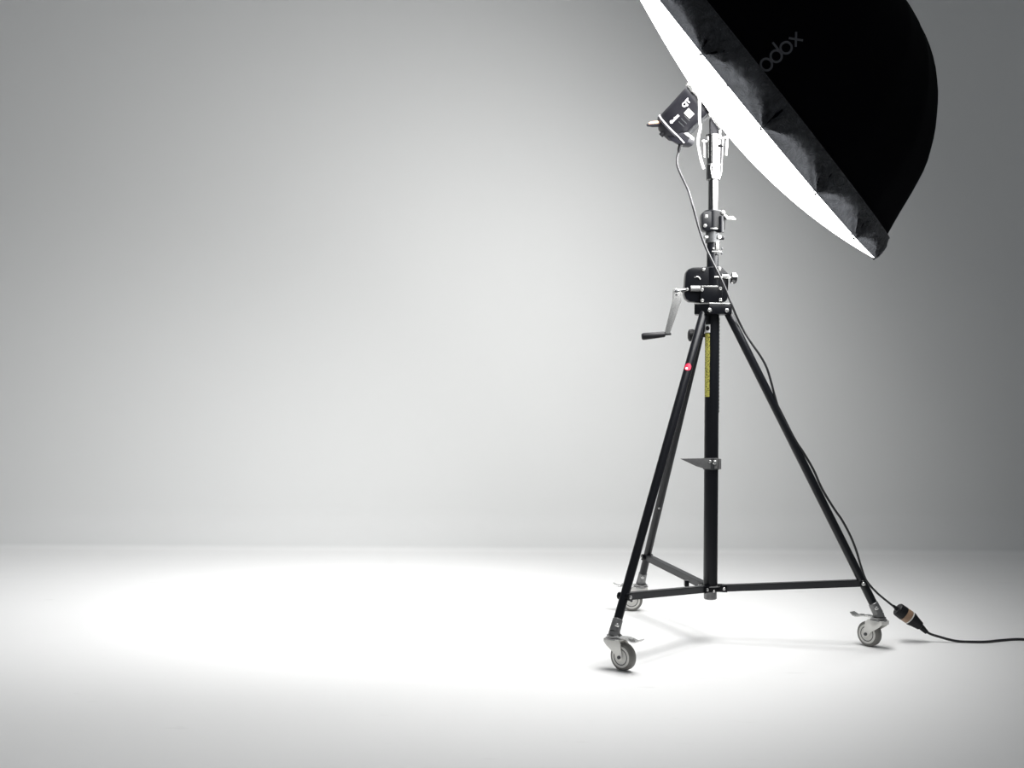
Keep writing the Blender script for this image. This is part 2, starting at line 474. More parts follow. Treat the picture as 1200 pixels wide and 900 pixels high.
# sticker and bolt on legs
def on_leg(key, px, py):
    """point on the front of a leg seen at the pixel"""
    a = ANG[key]; d = V(math.cos(a), math.sin(a), 0)
    E = V(SX, SY, FOOT_Z) + d * FOOT_R; T = V(SX, SY, TOP_Z) + d * TOP_R
    best = None
    for i in range(1001):
        p = E + (T - E) * (i / 1000)
        q = p - EYE; yy = 450 - FPX * q.dot(up) / q.dot(fw)
        if best is None or abs(yy - py) < best[0]: best = (abs(yy - py), p)
    return best[1], (T - E).normalized()
p, ld = on_leg('front', 803, 432)
n = V(-0.35, -1, -0.1); n = (n - ld * n.dot(ld)).normalized(); sd = n.cross(ld)
def patch(bm, p, n, ld, rad, w, hgt, rr, shape='disc', t=0.0012):
    """thin sticker wrapped on the leg tube"""
    sdv = ld.cross(n).normalized(); N = 10; rows = []
    for i in range(-N, N + 1):
        u = i / N; hh = hgt * math.sqrt(max(0.02, 1 - u * u)) if shape == 'disc' else hgt
        a = u * w / rad; dd = n * math.cos(a) + sdv * math.sin(a)
        rows.append([bm.verts.new(p + dd * (rad + q) + ld * k * hh) for k in (-1, 1) for q in (rr, rr - 0.002)])
    for A, B in zip(rows, rows[1:]):
        bm.faces.new((A[0], A[2], B[2], B[0])); bm.faces.new((A[0], B[0], B[1], A[1])); bm.faces.new((A[2], A[3], B[3], B[2]))
    bmesh.ops.recalc_face_normals(bm, faces=bm.faces[:])
st = quick('round_sticker', 'red', legs['front'], patch, p, n, ld, 0.0168, 0.014, 0.016, 0.0012)
st['label'] = 'small round red sticker with a white wing mark'
bm = bmesh.new(); patch(bm, p - ld * 0.007, (n + sd * 0.15).normalized(), ld, 0.0168, 0.004, 0.0045, 0.0018, 'sq'); obj('sticker_mark', bm, 'white', legs['front'])
p, ld = on_leg('rear', 772, 595); bolt(legs['rear'], p + V(0, -0.0165, 0), V(0, -1, 0), 0.0055, 0.004, name='rivet')
p, ld = on_leg('front', 739, 659); bm = bmesh.new(); patch(bm, p, V(-0.6, -1, 0).normalized(), ld, 0.0168, 0.004, 0.008, 0.0006, 'sq'); obj('paint_chip', bm, 'hub', legs['front'])

# ---- collar where the braces meet
def brace_collar():
    bm = bmesh.new()
    lathe(bm, C(zc(692)), UZ, [(0, 0.029), (0.0, 0.040), (zc(686) - zc(692), 0.040), (zc(686) - zc(692), 0.029)], 24)
    for a in ANG.values():
        d = V(math.cos(a), math.sin(a), 0); sd = V(-d.y, d.x, 0)
        for s in (-1, 1):
            box(bm, C(zcol) + d * 0.048 + sd * s * 0.017, d, sd, UZ, 0.020, 0.002, 0.014, 0.001)
    bc = obj('brace_collar', bm, 'black_cast', stand)
    for a in ANG.values():
        d = V(math.cos(a), math.sin(a), 0); sd = V(-d.y, d.x, 0)
        for s in (-1, 1): bolt(bc, C(zcol) + d * 0.055 + sd * s * 0.019, sd * s, 0.0065, 0.006)
    bolt(bc, W(836.5, 693, SY - 0.04), V(0, -1, 0), 0.005, 0.005)
    bm = bmesh.new(); lathe(bm, C(zc(686.6)), UZ, [(0, 0.0285), (0, 0.044), (0.003, 0.044), (0.003, 0.0285)], 24)
    obj('washer_ring', bm, 'grey_metal', bc)
    d = V(math.cos(ANG['rear']), math.sin(ANG['rear']), 0)
    bm = bmesh.new(); box(bm, W(804.5, 683.5, SY + 0.02), UX, UY, UZ, 0.009, 0.014, 0.012, 0.002)
    obj('stop_block', bm, 'black_cast', bc)
brace_collar()

# ---- spider at the leg tops
def spider():
    z0, z1 = zc(369), zc(357.5)
    bm = bmesh.new()
    pts = []
    for k in range(3):
        a = PHI + k * 2 * PI / 3
        for da in (-0.42, 0.42):
            pts.append(C(z0) + V(math.cos(a + da), math.sin(a + da), 0) * 0.086)
    prism(bm, pts, UZ * (z1 - z0), 0.003)
    sp = obj('leg_spider', bm, 'black_cast', stand)
    bm = bmesh.new(); prism(bm, [C(z1) + (q - C(z0)) * 1.02 for q in pts], UZ * 0.004, 0.001)
    tp = obj('spider_top_plate', bm, 'zinc', sp)
    am = PHI + PI / 3; fn = V(math.cos(am), math.sin(am), 0); q0 = C(z0) + fn * 0.086 * math.cos(PI / 3 - 0.42)
    for px, py in ((831.5, 363.5), (851.5, 364)):
        d = ray(px, py); bolt(sp, EYE + d * ((q0 - EYE).dot(fn) / d.dot(fn)), fn, 0.0085, 0.007)
    return sp
spider()

# ---- winch housing
def winch():
    yf = SY - 0.045
    P = lambda x, y, dy=0.0: W(x, y, yf + dy)
    out = [(803.4, 325), (804.2, 319.5), (807, 315.3), (812, 313.4), (824, 313), (844, 313), (847, 314.2), (853.6, 320.5), (853.8, 330), (852.8, 350), (850, 353.8), (822, 354.6), (808.5, 353.6), (803.6, 350), (801.8, 344.6), (802.4, 338)]
    bm = bmesh.new()
    prism(bm, [P(x, y) for x, y in out], V(0, 0.055, 0), 0.004)
    z0, z1 = zc(355), zc(313.4)
    cyl(bm, C(z0) + V(0.0, -0.012, 0), C(z1) + V(0.0, -0.012, 0), 0.040, seg=28)
    h = obj('winch_housing', bm, 'black_cast', stand)
    # lower cover plate
    bm = bmesh.new()
    prism(bm, [P(x, y, -0.014) for x, y in ((821, 337.8), (843, 336.6), (846.5, 337.5), (846.5, 353.5), (843, 354.6), (823, 354.4), (820.6, 352.5))], V(0, 0.014, 0), 0.002)
    obj('cover_plate', bm, 'black_cast', h)
    bm = bmesh.new(); box(bm, P(831.5, 335.9, -0.008), UX, UY, UZ, 0.034, 0.008, 0.003, 0.001); obj('plate_edge', bm, 'zinc', h)
    # worm shaft sleeve
    bm = bmesh.new(); cyl(bm, P(809, 338.2, -0.004), P(820.5, 338.2, -0.004), 0.0125, seg=18); obj('worm_sleeve', bm, 'grey_metal', h)
    for px, py, dy in ((824.3, 315.8, -0.002), (843, 315.8, -0.006), (822.8, 339.6, -0.014), (844, 338, -0.014), (822.8, 352.2, -0.014), (844, 351.2, -0.014), (805.3, 339.2, -0.001)):
        bolt(h, P(px, py, dy), V(0, -1, 0), 0.0068, 0.007)
    # crescent ridge
    bm = bmesh.new(); tube(bm, bez([P(813.8, 325.3, -0.001), P(816.5, 324.3, -0.004), P(819, 325, -0.004), P(820.5, 327.4, -0.001)], 4), 0.0026, 8); obj('crescent_ridge', bm, 'zinc', h)
    # tension screw on the right
    bm = bmesh.new()
    cyl(bm, P(837, 324.6, -0.009), P(857, 325.4, -0.009), 0.0035, seg=10)
    cyl(bm, P(846, 323.8, -0.006), P(853.8, 324.2, -0.006), 0.0085, seg=14)
    ts = obj('tension_screw', bm, 'zinc', h)
    bm = bmesh.new(); lathe(bm, P(856.4, 325.6, -0.009), V(1, 0, -0.12), [(0, 0.018), (0.003, 0.0235), (0.017, 0.0235), (0.023, 0.018), (0.024, 0.0)], 20); obj('tension_knob', bm, 'chrome', h)
    # crank
    yc = yf - 0.012
    Q = lambda x, y, dy=0.0: W(x, y, yc + dy)
    bm = bmesh.new()
    cyl(bm, Q(804, 339.8), Q(790, 342.2), 0.0085, seg=14)
    cs = obj('crank_shaft', bm, 'chrome', stand)
    bm = bmesh.new()
    prism(bm, [Q(788.6, 339.4, -0.008), Q(792, 337.8, -0.008), Q(797.2, 339, -0.008), Q(798.6, 342, -0.008), Q(798.6, 352.5, -0.008), Q(785.8, 389, -0.008), Q(784, 391, -0.008), Q(780, 391, -0.008), Q(779.2, 388, -0.008), Q(788.2, 352, -0.008)], V(0, 0.011, 0), 0.002)
    ar = obj('crank_arm', bm, 'zinc', stand)
    bolt(ar, Q(792.6, 341, -0.008), V(0, -1, 0), 0.0065, 0.003, 'dark_metal'); bolt(ar, Q(792.8, 345.2, -0.008), V(0, -1, 0), 0.004, 0.003, 'dark_metal')
    bm = bmesh.new(); cyl(bm, Q(779, 391.6), Q(786.4, 391.2), 0.0055, seg=12); obj('crank_pin', bm, 'dark_metal', ar)
    bm = bmesh.new()
    a, b = Q(779.4, 391.7), Q(752, 394.6); L = (b - a).length
    lathe(bm, a, b - a, [(0, 0.009), (0.004, 0.0118), (L * 0.5, 0.0132), (L - 0.006, 0.0142), (L, 0.0105)], 18)
    hd = obj('crank_handle', bm, 'rubber', ar)
winch()

# ---- upper telescoping sections
def upper():
    quick('riser_tube', 'black', stand, cyl, C(zc(314)), C(zc(283)), 0.0235, seg=28)
    # little screw bracket on the riser
    yb = SY - 0.024
    bm = bmesh.new(); box(bm, W(839.5, 295, yb + 0.003), UX, UY, UZ, 0.019, 0.006, 0.0022, 0.0006); box(bm, W(840.5, 289, yb + 0.003), UX, UY, UZ, 0.006, 0.005, 0.016, 0.001)
    sb = obj('screw_bracket', bm, 'zinc', stand)
    for px, py in ((836, 291.3), (841, 298), (846, 291.5), (846, 297)): bolt(sb, W(px, py, yb - 0.003), V(0, -1, 0), 0.0045, 0.005, 'dark_metal' if px > 838 else 'zinc')
    # grey collar
    bm = bmesh.new(); z0, z1 = zc(285), zc(268.5)
    lathe(bm, C(z0), UZ, [(0, 0.026), (0.001, 0.029), (z1 - z0 - 0.001, 0.029), (z1 - z0, 0.0265)], 28)
    gc = obj('lower_collar', bm, 'dark_metal', stand)
    bolt(gc, C(zc(278.5)) + V(-0.024, -0.012, 0), V(-1, -0.5, 0), 0.009, 0.016); bolt(gc, C(zc(278.5)) + V(0.021, -0.022, 0), V(0.35, -1, 0), 0.0095, 0.010)
    bm = bmesh.new(); cyl(bm, C(zc(279)) + V(0.024, -0.008, 0), C(zc(279)) + V(0.044, -0.008, 0), 0.008, seg=12); obj('lock_pin', bm, 'rubber', gc)
    # black clamp block
    yf = SY - 0.036
    P = lambda x, y: W(x, y, yf)
    bm = bmesh.new()
    prism(bm, [P(822.3, 252.5), P(823.4, 249), P(826.5, 247.3), P(844, 247.1), P(849.3, 249.6), P(850.6, 256), P(849.6, 268.6), P(846, 272.4), P(843.6, 270.4), P(826.5, 270.6), P(823, 268.5), P(822.3, 265)], V(0, 0.06, 0), 0.003)
    cyl(bm, C(zc(270)), C(zc(247)), 0.038, seg=28)
    cb = obj('clamp_block', bm, 'black_cast', stand)
    bm = bmesh.new(); lathe(bm, C(zc(269.6)), UZ, [(0, 0.029), (0, 0.0395), (0.004, 0.0395), (0.004, 0.029)], 28); obj('clamp_rim', bm, 'zinc', cb)
    for px, py in ((827.6, 253.8), (826.3, 264.6)): bolt(cb, W(px, py, yf), V(-0.2, -1, 0), 0.0075, 0.008)
    bolt(cb, W(847, 249.6, yf), V(0.3, -1, 0.5), 0.009, 0.010); 
    bm = bmesh.new(); cyl(bm, W(845.5, 253, yf - 0.004), W(845.5, 272.5, yf - 0.004), 0.009, seg=14); obj('clamp_barrel', bm, 'black', cb)
    # wing lever
    bm = bmesh.new()
    cyl(bm, W(848, 251.5, yf - 0.004), W(853, 256.2, yf - 0.004), 0.006, seg=12)
    prism(bm, [W(850.5, 254.5, yf - 0.010), W(854, 253.4, yf - 0.010), W(859, 253.2, yf - 0.010), W(862.3, 256.6, yf - 0.010), W(861.8, 258, yf - 0.010), W(857, 257.4, yf - 0.010), W(851.8, 257.8, yf - 0.010)], V(0, 0.012, 0), 0.0012)
    obj('wing_lever', bm, 'zinc', cb)
    # chrome rod, socket
    quick('chrome_rod', 'chrome', stand, cyl, C(zc(250)), C(zc(208)), 0.0195, seg=28)
    bm = bmesh.new(); z0, z1, z2, z3 = zc(211.3), zc(193.5), zc(160.5), zc(158.2)
    lathe(bm, C(z0), UZ, [(0, 0.0265), (0.0015, 0.0285), (z1 - z0, 0.0285), (z1 - z0 + 0.002, 0.0265), (z2 - z0, 0.0285), (z2 - z0 + 0.001, 0.031), (z3 - z0, 0.031), (z3 - z0, 0.0)], 28)
    so = obj('top_socket', bm, 'chrome', stand)
    bm = bmesh.new(); lathe(bm, C(z1 - 0.001), UZ, [(0, 0.0275), (0, 0.0295), (0.003, 0.0295), (0.003, 0.0275)], 28); obj('socket_ring', bm, 'zinc', so)
    # keyhole slot plate on the collar
    bm = bmesh.new(); tube(bm, bez([C(zc(y)) + V(x, -0.0285, 0) for x, y in ((-0.012, 194), (-0.014, 199), (-0.010, 206), (-0.006, 210), (0.010, 210))], 5), 0.0022, 8); obj('slot_edge', bm, 'zinc', so)
    # two T-screws
    bm = bmesh.new()
    cyl(bm, C(zc(166)) + V(-0.026, -0.006, 0), C(zc(166)) + V(-0.048, -0.01, 0), 0.0048, seg=12); cyl(bm, C(zc(164.3)) + V(-0.040, -0.01, 0), C(zc(185.5)) + V(-0.038, -0.012, 0), 0.0042, seg=12)
    obj('tee_screw', bm, 'zinc', so)
    bm = bmesh.new()
    cyl(bm, C(zc(163.4)) + V(0.02, -0.02, 0), C(zc(163.0)) + V(0.052, -0.03, 0), 0.0055, seg=12); cyl(bm, C(zc(161)) + V(0.051, -0.03, 0), C(zc(184)) + V(0.046, -0.032, 0), 0.005, seg=12); cyl(bm, C(zc(165)) + V(0.034, -0.026, 0), C(zc(172)) + V(0.033, -0.026, 0), 0.0035, seg=10)
    obj('tee_screw', bm, 'zinc', so)
    bm = bmesh.new(); cyl(bm, C(zc(171.5)) + V(0.022, -0.012, 0), C(zc(171.5)) + V(0.036, -0.02, 0), 0.006, seg=12); obj('screw_tip', bm, 'rubber', so)
    bm = bmesh.new(); tube(bm, bez([C(zc(164)) + V(0.038, 0.0, 0), C(zc(185)) + V(0.036, 0.0, 0), C(zc(200)) + V(0.034, 0, 0), C(zc(209)) + V(0.027, 0, 0)], 6), 0.0016, 8); obj('safety_wire', bm, 'zinc', so)
upper()

# ================================================================ umbrella (the lit lamp)
AZ, EL = math.radians(-22.9), math.radians(36.95)
AX = V(math.cos(EL) * math.cos(AZ), math.cos(EL) * math.sin(AZ), math.sin(EL))
E1 = AX.cross(UZ).normalized()     # towards the lens
E2 = E1.cross(AX).normalized()     # up along the rim
UC = V(0.884, 4.932, 2.262)        # centre of the rim
UR = 0.917
O1, R1, DD = 0.089, 0.866, 0.584
NR = 18
TH0 = math.radians(350.0)
def upt(off, r, th): return UC + AX * off + (E1 * math.cos(th) + E2 * math.sin(th)) * r
umb = thing('parabolic_umbrella', 'huge black reflector umbrella with glowing white diffuser, tilted on the flash', 'umbrella', UC)

PROF_O = [0, .139, .267, .378, .534, .675, .81, .90, .955, .985, .998, 1]
PROF_R = [1, .951, .908, .875, .82, .734, .62, .51, .40, .27, .13, 0]
TOT = 0.678
_o = np.array(PROF_O) * TOT; _r = np.array(PROF_R) * UR
_l = np.concatenate([[0], np.cumsum(np.hypot(np.diff(_o), np.diff(_r)))]); _l /= _l[-1]
_s = np.linspace(0, 1, 201)
_k = np.ones(13) / 13
def _smooth(y):
    y = np.interp(_s, _l, y); p = np.concatenate([2 * y[0] - y[12:0:-1], y, 2 * y[-1] - y[-2:-14:-1]])
    q = np.convolve(p, _k, 'same')[12:-12]; q[0] = y[0]; q[-1] = y[-1]; return q
_so, _sr = _smooth(_o), _smooth(_r); _sr[-1] = 0.0
def dome_profile(s):
    """s 0 at the rim .. 1 at the apex -> (offset, radius)"""
    return float(np.interp(s, _s, _so)), float(np.interp(s, _s, _sr))
def dome_r(off): return float(np.interp(off, _so, _sr))
def gore(th):                      # 0 on a rib, 1 midway between two ribs
    x = ((th - TH0) / (2 * PI / NR)) % 1.0
    return math.sin(PI * x)
def canopy():
    bm = bmesh.new(); SEG = NR * 8; rows = []
    NS = 28; dip = [random.uniform(0.45, 1.15) for _ in range(NR)]
    for i in range(NS + 1):
        row = []
        for k in range(SEG):
            th = TH0 + 2 * PI * k / SEG; g = gore(th)
            s = i / NS
            gi = int((th - TH0) / (2 * PI / NR) + 1e-6) % NR; s0 = 0.002 + 0.040 * dip[gi] * g ** 0.8            # hem dips between the rib tips
            s = s0 + (1 - s0) * s
            off, r = dome_profile(s)
            sag = 0.012 * g * math.sin(PI * min(1, s * 1.02))
            row.append((off - sag * 0.5, r * (1 - 0.012 * g * (1 - s)) , th))
        rows.append(row)
    R = [[bm.verts.new(upt(*q)) for q in row] for row in rows[:-1]]
    ap = bm.verts.new(upt(*dome_profile(1.0), 0))
    for A, B in zip(R, R[1:]):
        for k in range(SEG):
            k2 = (k + 1) % SEG; bm.faces.new((A[k], B[k], B[k2], A[k2]))
    for k in range(SEG): bm.faces.new((R[-1][k], ap, R[-1][(k + 1) % SEG]))
    return obj('canopy', bm, 'canopy', umb, 60)
can = canopy()
def skirt_w(th): return 0.084 + 0.032 * max(0.0, math.cos(th + 0.17))
def skirt():
    """elastic hem of the diffuser, drawn over the canopy edge, puckered towards every rib tip"""
    bm = bmesh.new(); SEG = NR * 60; NV = 20; rows = []
    rnd = [[random.uniform(-1, 1) for _ in range(6)] for _ in range(NR)]
    for i in range(NV + 1):
        v = i / NV; row = []
        for k in range(SEG):
            th = TH0 + 2 * PI * k / SEG
            x = ((th - TH0) / (2 * PI / NR)); gi = int(x + 1e-6) % NR; fx = x - math.floor(x + 1e-6)
            dx = (fx - 0.5)
            off_t = 0.086 + 0.012 * 0
            off = v * skirt_w(th)
            r = dome_r(off) + 0.0045
            # puckers: pleats fanning out of the rib tip
            dn = fx if fx < 0.5 else fx - 1.0                       # signed distance to nearest rib, in ribs
            rr = math.hypot(dn * 0.32, v * 0.094 + 0.006)
            ang = math.atan2(dn * 0.32, v * 0.094 + 0.006)
            q = rnd[gi if fx < 0.5 else (gi + 1) % NR]
            fold = (math.sin(ang * (9 + 2 * q[0]) + q[1] * 3) * 0.6 + math.sin(ang * (17 + 4 * q[2]) + q[3] * 5) * 0.35)
            amp = 0.015 * math.exp(-rr / 0.10) * min(1, rr / 0.02)
            puff = 0.007 * math.sin(PI * v) * abs(math.sin(PI * fx)) 
            wr = (0.0045 * math.sin(fx * 37 + v * 9 + q[4] * 6) * math.sin(fx * 15 + q[5] * 4) + 0.0030 * math.sin(fx * 61 - v * 13 + q[1] * 7) * math.sin(v * 7 + fx * 23 + q[0] * 5)) * math.sin(v * PI)
            env = math.sin(PI * min(1, 0.06 + v * 0.94)) ** 0.7
            pol = -0.010 * math.sin(PI * fx) * (1 - v)              # rim is a little straight between tips
            row.append(upt(off, r + (fold * amp + puff + wr) * env + pol, th))
        rows.append([bm.verts.new(p) for p in row])
    for A, B in zip(rows, rows[1:]):
        for k in range(SEG):
            k2 = (k + 1) % SEG; bm.faces.new((A[k], B[k], B[k2], A[k2]))
    return obj('skirt', bm, 'skirt', umb, 80)
sk = skirt(); sk['label'] = 'grey crumpled elastic skirt around the umbrella rim'
def hem():
    bm = bmesh.new(); SEG = NR * 12
    pts = [upt(skirt_w(2 * PI * k / SEG), dome_r(skirt_w(2 * PI * k / SEG)) + 0.004, 2 * PI * k / SEG) for k in range(SEG)]
    rings = []
    for k in range(SEG):
        th = 2 * PI * k / SEG; o = (E1 * math.cos(th) + E2 * math.sin(th))
        rings.append([bm.verts.new(pts[k] + o * 0.0028 * math.cos(a) + AX * 0.0028 * math.sin(a)) for a in [2 * PI * j / 6 for j in range(6)]])
    for k in range(SEG):
        A, B = rings[k], rings[(k + 1) % SEG]
        for j in range(6): bm.faces.new((A[j], A[(j + 1) % 6], B[(j + 1) % 6], B[j]))
    bmesh.ops.recalc_face_normals(bm, faces=bm.faces[:])
    return obj('hem', bm, 'skirt', sk)
hem()
def diffuser():
    bm = bmesh.new(); SEG = NR * 6; NV = 14; Hd = 0.140; rows = []
    r_in = 0.085
    for i in range(NV + 1):
        rho = 1 - (1 - r_in / UR) * (i / NV); row = []
        for k in range(SEG):
            th = TH0 + 2 * PI * k / SEG; g = gore(th)
            off = -Hd * (1 - rho ** 1.75) * (1 - 0.45 * math.sin(th) * rho) - 0.004   # sags towards the lower edge
            r = UR * rho * (1 - 0.011 * g * rho) - 0.003
            row.append(bm.verts.new(upt(off, r, th)))
        rows.append(row)
    for A, B in zip(rows, rows[1:]):
        for k in range(SEG):
            k2 = (k + 1) % SEG; bm.faces.new((A[k2], B[k2], B[k], A[k]))
    return obj('diffuser', bm, 'diffuser', umb, 60)
df = diffuser(); df['label'] = 'glowing white diffuser cloth'
for watts, spread, size in ((LAMP_WATTS[0], 178, 1.5), (LAMP_WATTS[1], 74, 1.3)):
    ld_ = bpy.data.lights.new('flash_light', 'AREA'); ld_.shape = 'DISK'; ld_.size = size; ld_.energy = watts; ld_.spread = math.radians(spread)
    lo_ = bpy.data.objects.new('flash_light', ld_); COL.objects.link(lo_)
    lo_.matrix_world = Matrix.Translation(UC - AX * 0.160) @ AX.to_track_quat('Z', 'Y').to_matrix().to_4x4()
# shaft, ferrule, rib tips
bm = bmesh.new(); cyl(bm, UC - AX * 0.12, UC + AX * (O1 + DD + 0.045), 0.006, seg=12); obj('shaft', bm, 'dark_metal', umb)
for k in range(NR):
    th = TH0 + 2 * PI * k / NR
    bm = bmesh.new()
    pts = []
    for i in range(12):
        off, r = dome_profile(0.002 + 0.97 * i / 11); pts.append(upt(off - 0.010, max(0.004, r - 0.016), th))
    pts.insert(0, upt(-0.004, UR + 0.005, th))
    tube(bm, pts, [0.0042] + [0.003] * 12, 6)
    obj('rib', bm, 'rubber', umb)
# tie cord hanging from the diffuser
yt = 4.86
bm = bmesh.new(); tube(bm, bez([W(x, y, yt) for x, y in ((817.5, 106), (819.4, 116), (819.6, 126), (819.6, 140), (820.6, 150), (818.4, 160), (818.0, 169), (820, 181), (822, 190), (824.6, 198))], 5), 0.0052, 10); 
tcord = obj('tie_cord', bm, 'cord', umb); tcord['label'] = 'white tie cord dangling from the diffuser'
# printed name along the canopy, the first letter under the skirt
def project(p):
    d = p - EYE; z = d.dot(fw); return 600 + FPX * d.dot(rt) / z, 450 - FPX * d.dot(up) / z
def surf(s, th, lift=0.002):
    off, r = dome_profile(s)
    g = gore(th); sag = 0.012 * g * math.sin(PI * min(1, s * 1.02))
    p = upt(off - sag * 0.5, r * (1 - 0.012 * g * (1 - s)), th)
    o2, r2 = dome_profile(min(1, s + 0.01)); tan = V(o2 - off, r2 - r, 0).normalized()
    rad = E1 * math.cos(th) + E2 * math.sin(th)
    nrm = (AX * -tan.y + rad * tan.x).normalized()
    return p + nrm * lift
def find(px, py):
    best = None
    for rng in range(3):
        if rng == 0: ss = np.linspace(0.02, 0.7, 60); tt = np.radians(np.linspace(-75, 75, 80))
        else:
            ds, dt = (0.012, 0.04) if rng == 1 else (0.0012, 0.004)
            ss = np.linspace(best[1] - ds, best[1] + ds, 25); tt = np.linspace(best[2] - dt, best[2] + dt, 25)
        best = None
        for s in ss:
            for th in tt:
                q = project(surf(float(s), float(th))); e = (q[0] - px) ** 2 + (q[1] - py) ** 2
                if best is None or e < best[0]: best = (e, float(s), float(th))
    return best[1], best[2]
def logo():
    a = find(898.2, 75.6); b = find(932.6, 46.2)
    # local text axes in (s, th) space through true surface distances
    A, B = surf(*a), surf(*b)
    Ltxt = (B - A).length                      # from the first o to the x centre
    e = 1e-3
    ms = (surf(a[0] + e, a[1]) - A).length / e
    mt = (surf(a[0], a[1] + e) - A).length / e
    du = V((b[0] - a[0]) / Ltxt, (b[1] - a[1]) / Ltxt, 0)          # per metre of text
    dx = V(du.x * ms, du.y * mt, 0).normalized()
    dyv = V(-dx.y, dx.x, 0)
    # letter-up must point up-left in the picture
    t1 = project(surf(a[0] + dyv.x * 0.02 / ms, a[1] + dyv.y * 0.02 / mt)); t0 = project(A)
    if t1[0] > t0[0]: dyv = -dyv
    def place(x, y, lift):
        return surf(a[0] + du.x * x + dyv.x * y / ms, a[1] + du.y * x + dyv.y * y / mt, lift)
    P = Ltxt / 2.98; ro, w = P * 0.44, P * 0.085         # letter pitch, ring radius, half stroke
    def stroke(bm, pts):
        n = len(pts); L = []
        for i, p in enumerate(pts):
            t = (pts[min(i + 1, n - 1)] - pts[max(i - 1, 0)]).normalized(); nn = V(-t.y, t.x, 0) * w
            L.append([bm.verts.new(place(q.x, q.y, lf)) for q in (p - nn, p + nn) for lf in (0.0005, 0.0022)])
        for A_, B_ in zip(L, L[1:]):
            for f in ((1, 3), (3, 2), (2, 0), (0, 1)): bm.faces.new((A_[f[0]], A_[f[1]], B_[f[1]], B_[f[0]]))
        bm.faces.new((L[0][0], L[0][1], L[0][3], L[0][2])); bm.faces.new((L[-1][0], L[-1][2], L[-1][3], L[-1][1]))
        bmesh.ops.recalc_face_normals(bm, faces=bm.faces[:])
    ring = lambda cx, a0=0, a1=2 * PI, r=ro: [V(cx + r * math.cos(a0 + (a1 - a0) * i / 24), r * math.sin(a0 + (a1 - a0) * i / 24), 0) for i in range(25)]
    line = lambda x0, y0, x1, y1: [V(x0 + (x1 - x0) * i / 4, y0 + (y1 - y0) * i / 4, 0) for i in range(5)]
    def letter(*st):
        bm = bmesh.new()
        for s_ in st: stroke(bm, s_)
        obj('logo_letter', bm, 'logo', can, 60)
    letter(ring(-P * 1.06, 0.7, 2 * PI - 0.05, ro * 1.2), line(-P * 1.06, 0, -P * 1.06 + ro * 1.2, 0))
    letter(ring(0)); letter(ring(P), line(P + ro, 0, P + ro, ro * 2.25)); letter(ring(2 * P))
    letter(line(3 * P - ro * 0.85, -ro, 3 * P + ro * 0.85, ro), line(3 * P - ro * 0.85, ro, 3 * P + ro * 0.85, -ro))
logo()

